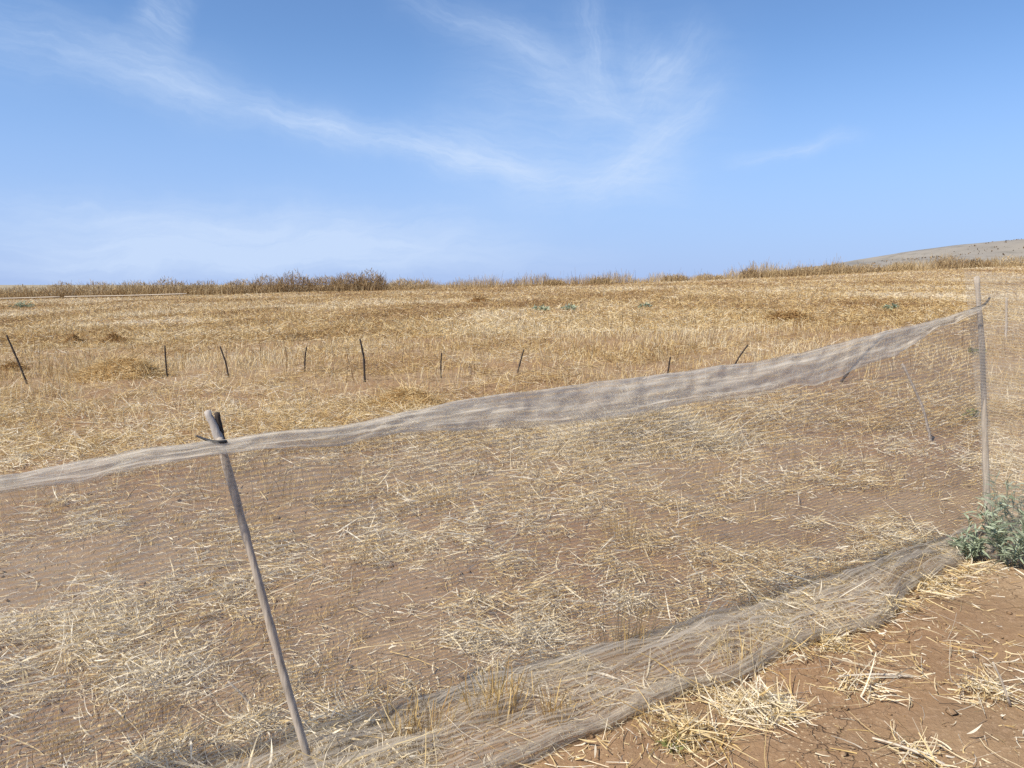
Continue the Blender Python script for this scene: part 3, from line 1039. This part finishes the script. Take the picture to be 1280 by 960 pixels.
def tuft(px, py, wpx, hpx, n, tone, label, mode='stand', name='stubble_tuft', cat='stubble tuft', group='tufts of standing stubble'):
    b = ground_at(px, py)
    sc_ = b[1] / FPX
    r, h = wpx * sc_ / 2, hpx * sc_
    B_ = Blades()
    if mode == 'stand':
        a = rng.uniform(0, 6.283, n)
        rr = np.sqrt(rng.uniform(0, 1, n)) * r
        x, y = rr * np.cos(a), rr * np.sin(a) * 0.6
        z = hgt(x + b[0], y + b[1]) - b[2] - 0.01
        d = unit(np.stack([x / r * 0.25 + rng.normal(0, 0.12, n), y / r * 0.2 + rng.normal(0, 0.12, n), np.ones(n)], 1))
        B_.add(np.stack([x, y, z], 1), d, rng.uniform(0.4, 1.05, n) * h, rng.uniform(0.0025, 0.005, n), rng.normal(0, 0.12, (n, 3)), np.clip(rng.normal(tone, 0.14, n), 0, 1), 3)
        k = n // 2
        a = rng.uniform(0, 6.283, k)
        rr = np.sqrt(rng.uniform(0, 1, k)) * r * 1.6
        x, y = rr * np.cos(a), rr * np.sin(a)
        z = hgt(x + b[0], y + b[1]) - b[2] + rng.uniform(0, 0.025, k)
        B_.add(np.stack([x, y, z], 1), lying(k, 0.25), rng.uniform(0.03, 0.14, k), rng.uniform(0.002, 0.004, k), rng.normal(0, 0.25, (k, 3)), np.clip(rng.normal(tone + 0.12, 0.15, k), 0, 1), 3)
    else:                                   # a crumpled clump lying on the soil
        a = rng.uniform(0, 6.283, n)
        rr = rng.uniform(0, 1, n) ** 0.7
        lump = 0.6 + 0.8 * fbm(np.cos(a) * 1.7 + px, np.sin(a) * 1.7 + py, 77, 3)
        x, y = rr * np.cos(a) * r * lump, rr * np.sin(a) * r * 0.75 * lump
        z = hgt(x + b[0], y + b[1]) - b[2] + rng.uniform(0, 1, n) * h * (1 - rr ** 1.4)
        B_.add(np.stack([x, y, z], 1), lying(n, 0.4), np.clip(rng.lognormal(-3.05, 0.5, n), 0.02, 0.13), rng.uniform(0.0025, 0.0065, n), rng.normal(0, 0.75, (n, 3)) * np.array([1, 1, 0.6]), np.clip(rng.normal(tone + 0.14, 0.17, n), 0, 1), 5)
    o = link(name, B_.mesh(name, M_straw))
    o.location = b
    tag(o, label, cat, group)
    return o


G2 = 'clumps of straw on the soil'
tuft(782, 676, 48, 52, 90, 0.42, 'dense golden tuft of upright stubble behind the net, right of the picture middle')
tuft(780, 812, 60, 95, 46, 0.45, 'sparse tuft of long thin stems behind the net, below the dense golden tuft')
tuft(620, 895, 80, 78, 110, 0.42, 'golden tuft of leaning stems just behind the slack fold of the net')
tuft(520, 925, 90, 70, 110, 0.36, 'brownish stubble tuft at the front edge, left of the leaning-stem tuft')
tuft(693, 905, 34, 52, 60, 0.36, 'small narrow stubble tuft standing under the slack net near the front')
tuft(560, 628, 60, 26, 90, 0.55, 'low pale stubble tuft behind the net, right of the split-topped stake')
tuft(925, 835, 60, 70, 36, 0.6, 'few long pale stems poking up through the slack net')
tuft(742, 552, 70, 40, 190, 0.66, 'pale upright tuft growing at the left end of the broad heap under the net edge')
tuft(842, 546, 80, 46, 220, 0.62, 'golden upright tuft growing at the right end of the broad heap under the net edge')
tuft(650, 625, 70, 26, 100, 0.6, 'low pale stubble tuft behind the net, below the left end of the broad heap')
tuft(945, 888, 125, 26, 1000, 0.74, 'big bleached straw clump lying against the bottom edge of the net', 'lie', 'straw_clump', 'straw clump', G2)
tuft(1075, 862, 80, 16, 170, 0.70, 'loose straw clump on the bare path, right of the big bleached clump', 'lie', 'straw_clump', 'straw clump', G2)
tuft(1235, 868, 90, 20, 260, 0.70, 'straw clump at the right edge of the bare path', 'lie', 'straw_clump', 'straw clump', G2)
tuft(1040, 812, 55, 14, 170, 0.60, 'small straw clump under the scalloped bottom edge of the net', 'lie', 'straw_clump', 'straw clump', G2)
tuft(1160, 952, 150, 12, 130, 0.64, 'flat trampled straw clump at the bottom right corner of the path', 'lie', 'straw_clump', 'straw clump', G2)
tuft(1170, 735, 80, 14, 260, 0.58, 'straw clump between the net corner and the grey-green shrub', 'lie', 'straw_clump', 'straw clump', G2)
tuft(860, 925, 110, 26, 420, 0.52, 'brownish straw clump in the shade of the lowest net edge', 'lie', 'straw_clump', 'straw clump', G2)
tuft(670, 800, 90, 22, 520, 0.80, 'white bleached straw clump behind the net near the middle', 'lie', 'straw_clump', 'straw clump', G2)
tuft(785, 758, 90, 20, 420, 0.76, 'fanned pale straw clump behind the net, left of the sparse stem tuft', 'lie', 'straw_clump', 'straw clump', G2)
tuft(320, 912, 90, 24, 420, 0.78, 'bleached straw clump behind the net, left of the stake foot', 'lie', 'straw_clump', 'straw clump', G2)
tuft(200, 850, 200, 26, 1300, 0.80, 'wide bleached straw patch behind the net at lower left', 'lie', 'straw_clump', 'straw clump', G2)
tuft(120, 780, 180, 20, 900, 0.74, 'pale straw patch behind the net at the left, above the wide bleached patch', 'lie', 'straw_clump', 'straw clump', G2)

# a few long single stalks
for (a, b, lab) in (((1140, 848), (1048, 852), 'single long pale stalk lying on the bare path'),
                    ((318, 890), (285, 852), 'single thick pale stalk leaning behind the net left of the stake'),
                    ((1262, 884), (1241, 828), 'single thick pale stalk sticking up at the right edge of the path'),
                    ((1180, 958), (1090, 930), 'single flat stalk at the bottom edge of the path')):
    A, Bq = ground_at(*a), ground_at(*b)
    if 'sticking' in lab or 'leaning' in lab:
        Bq = at_depth(*b, A[1] - 0.02)
    else:
        Bq[2] += 0.02
    A[2] += 0.006
    midp = (A + Bq) / 2 + np.array([0, 0, 0.012])
    o = tube('straw_stalk', resample([A, midp, Bq], 8), np.linspace(0.0055, 0.0035, 8), M_pole, None, 6)
    tag(o, lab, 'stalk', 'single long stalks')


# ------------------------------------------------------------------ the grey-green shrub and small weeds
def leafy(name, px, py, wpx, hpx, nstem, leaves, mat, label, leaf=(0.05, 0.011), cat='shrub', group=None, lo=0.15, stem_tone=0.2):
    b = ground_at(px, py)
    sc_ = b[1] / FPX
    r, h = wpx * sc_ / 2, hpx * sc_
    root = empty(name, b)
    tag(root, label, cat, group)
    S, Lf = Blades(), Blades()
    for k in range(nstem):
        a = rng.uniform(0, 6.283)
        q = math.sqrt(rng.uniform(0, 1))
        tip = np.array([math.cos(a) * r * q, math.sin(a) * r * q * 0.9, h * (1.05 - 0.55 * q * q) * rng.uniform(0.6, 1.05)])
        p0 = np.array([math.cos(a) * r * 0.15, math.sin(a) * r * 0.15, 0])
        L = np.linalg.norm(tip - p0)
        dd = (tip - p0) / L
        bend = np.array([-dd[0] * 0.2, -dd[1] * 0.2, 0.15])
        dd = dd - bend
        S.add(p0[None], dd[None], L, max(0.005, 0.5 * sc_), bend[None], stem_tone, 4)
        m_ = leaves
        t = rng.uniform(lo, 1.0, m_) ** 0.8
        pos = p0 + dd * (L * t)[:, None] + bend * (L * t * t)[:, None]
        out_ = rng.normal(0, 1, (m_, 3)) * np.array([1, 1, 0.5]) + np.array([0, 0, 0.55]) + dd * 0.5
        out_ = unit(out_)
        Lf.add(pos, out_, rng.uniform(0.6, 1.3, m_) * leaf[0], leaf[1] * rng.uniform(0.7, 1.3, m_), np.tile([0, 0, -0.25], (m_, 1)) + rng.normal(0, 0.1, (m_, 3)), np.clip(rng.normal(0.55, 0.22, m_), 0, 1), 3, True)
    link('stems', S.mesh('stems', mat), root)
    link('leaves', Lf.mesh('leaves', mat), root)
    return root


leafy('shrub', 1264, 706, 100, 128, 30, 24, M_sage, 'grey-green narrow-leaved shrub at the right edge beside the stake foot', (0.078, 0.0095))
leafy('shrub', 1214, 700, 36, 62, 12, 26, M_sage, 'small silvery shoot of narrow leaves at the net corner, left of the big shrub', (0.066, 0.009))
GW = 'small green weeds'
leafy('weed', 1216, 527, 26, 16, 10, 12, M_green, 'small yellow-green weed behind the net, left of the tall stake', (0.05, 0.02), 'weed', GW)
leafy('weed', 1222, 444, 22, 14, 8, 10, M_green, 'tiny yellowish weed behind the net near the top of the tall stake', (0.09, 0.03), 'weed', GW)
leafy('weed', 30, 385, 30, 9, 14, 12, M_sage, 'low green weed at the far left under the dark hedge', (0.22, 0.06), 'weed', GW)
leafy('weed', 676, 389, 22, 6, 10, 10, M_sage, 'left one of two faint grey-green weeds in the far middle field', (0.18, 0.05), 'weed', GW)
leafy('weed', 712, 388, 22, 6, 10, 10, M_sage, 'right one of two faint grey-green weeds in the far middle field', (0.18, 0.05), 'weed', GW)
leafy('weed', 1112, 388, 18, 8, 10, 12, M_sage, 'round grey-green weed far out, left of the tall stake top', (0.16, 0.05), 'weed', GW)
leafy('weed', 806, 385, 20, 6, 9, 10, M_sage, 'faint grey-green weed in the far field right of the middle', (0.18, 0.05), 'weed', GW)
leafy('weed', 843, 938, 30, 20, 6, 7, M_green, 'small green weed under the bottom edge of the net at the front', (0.03, 0.007), 'weed', GW)

# ------------------------------------------------------------------ dry bushes along the skyline
def bush(px, wpx, hpx, tone, label, group, n=900, dist=EDGE - 1.5, dense=0.7):
    a = (px - 640) / FPX
    y = dist
    x = a * y * 1.0
    b = np.array([x, y, float(hgt(x, y))])
    sc_ = y / FPX
    r, h = wpx * sc_ / 2, hpx * sc_
    root = empty('dry_bush', b)
    tag(root, label, 'bush', group)
    S, C_ = Blades(), Blades()
    k = n // 6
    ang = rng.uniform(0, 6.283, k)
    q = np.sqrt(rng.uniform(0, 1, k))
    p0 = np.stack([np.cos(ang) * q * r * 0.7, np.sin(ang) * q * r * 0.5, np.full(k, -0.03)], 1)
    d = unit(np.stack([np.cos(ang) * q * 0.5 + rng.normal(0, 0.2, k), np.sin(ang) * q * 0.4, np.ones(k)], 1))
    S.add(p0, d, rng.uniform(0.45, 0.92, k) * h, 0.035, rng.normal(0, 0.12, (k, 3)), np.clip(rng.normal(tone * 0.7, 0.12, k), 0, 1), 3)
    ang = rng.uniform(0, 6.283, n)
    q = np.sqrt(rng.uniform(0, 1, n))
    lump = 0.65 + 0.7 * fbm(np.cos(ang) * 1.5 + px, np.sin(ang) * 1.5, 17, 3)
    xx, yy = np.cos(ang) * q * r * lump, np.sin(ang) * q * r * 0.6 * lump
    crown = h * np.sqrt(np.clip(1 - (q * 0.95) ** 2, 0, 1)) * (0.6 + 0.6 * fbm(xx / r * 2.5 + px, yy / r * 2.5, 19, 3))
    zz = crown * rng.uniform(0.05, 1, n) ** dense
    d = unit(np.stack([rng.normal(0, 0.5, n), rng.normal(0, 0.5, n), np.ones(n) * 0.8], 1))
    C_.add(np.stack([xx, yy, zz - 0.1], 1), d, rng.uniform(0.12, 0.42, n), rng.uniform(0.03, 0.08, n), rng.normal(0, 0.25, (n, 3)), np.clip(rng.normal(tone, 0.16, n), 0, 1), 2)
    link('stems', S.mesh('stems', M_brush), root)
    link('twigs', C_.mesh('twigs', M_brush), root)


GB = 'dry bushes of the dark hedge on the skyline'
hedge = [(-14, 66, 17, .50), (38, 60, 19, .48), (84, 56, 22, .42), (128, 60, 21, .46), (172, 56, 20, .5), (214, 60, 22, .42), (258, 56, 18, .5), (300, 52, 19, .40), (338, 50, 24, .36), (372, 46, 27, .30), (408, 52, 22, .33), (440, 46, 25, .27), (466, 40, 25, .26), (512, 60, 16, .62)]
ordn = ['first', 'second', 'third', 'fourth', 'fifth', 'sixth', 'seventh', 'eighth', 'ninth', 'tenth', 'eleventh', 'twelfth', 'thirteenth', 'fourteenth']
for i, (px, wp, hp, tn) in enumerate(hedge):
    look = 'low tan-brown' if tn >= .46 else ('brown' if tn > .38 else 'tall dark brown')
    lab = f'{look} dry bush, {ordn[i]} from the left end of the skyline hedge'
    if i == 13:
        lab = 'pale straw-coloured bush closing the right end of the skyline hedge'
    bush(px, wp, hp * 1.02, tn + 0.24, lab, GB, 1300)
GR = 'loose dry bushes on the right half of the skyline'
loose = [(692, 20, 7, .5), (750, 22, 9, .55), (842, 24, 10, .45), (885, 30, 8, .55), (936, 20, 13, .36), (968, 30, 10, .48), (1003, 34, 13, .42), (1038, 34, 14, .45), (1075, 36, 13, .48), (1118, 34, 10, .6), (1186, 40, 17, .30), (1216, 24, 13, .40), (1262, 50, 15, .66)]
txt = ['tiny brown tuft of brush right of the skyline middle', 'small tan brush clump second right of the skyline middle', 'brown brush clump on the skyline above the shortest stub stick',
       'flat tan brush clump left of the narrow reddish bush', 'narrow reddish brown bush above the far-right-leaning stick', 'flat brown brush clump just right of the narrow reddish bush',
       'bushy brown clump above the reddish straw heap', 'rounded brown clump third left of where the far hill rises', 'tan-brown clump below the left foot of the far hill',
       'pale low clump under the far hill slope', 'dark round bush standing before the far hill', 'small brown bush touching the dark round bush on its right', 'yellowish tall grass clump at the right edge under the hill top']
for (px, wp, hp, tn), lab in zip(loose, txt):
    bush(px, wp * 1.4, hp, tn + 0.2, lab, GR, 760)

# thin bleached poles lying along the foot of the hedge
for (a, b, lab) in (((-40, 378), (78, 375), 'long bleached pole lying at the foot of the hedge, nearest the left edge'),
                    ((84, 374), (236, 370), 'long bleached pole lying at the foot of the hedge, right of the other pole')):
    dist = EDGE - 6
    A = np.array([(a[0] - 640) / FPX * dist, dist, 0])
    Bq = np.array([(b[0] - 640) / FPX * dist, dist, 0])
    A[2], Bq[2] = hgt(A[0], A[1]) + 0.28, hgt(Bq[0], Bq[1]) + 0.28
    o = tube('fallen_pole', resample([A, (A + Bq) / 2 - np.array([0, 0, 0.05]), Bq], 12), np.full(12, 0.06), M_pole, None, 7)
    tag(o, lab, 'pole', 'poles at the foot of the hedge')
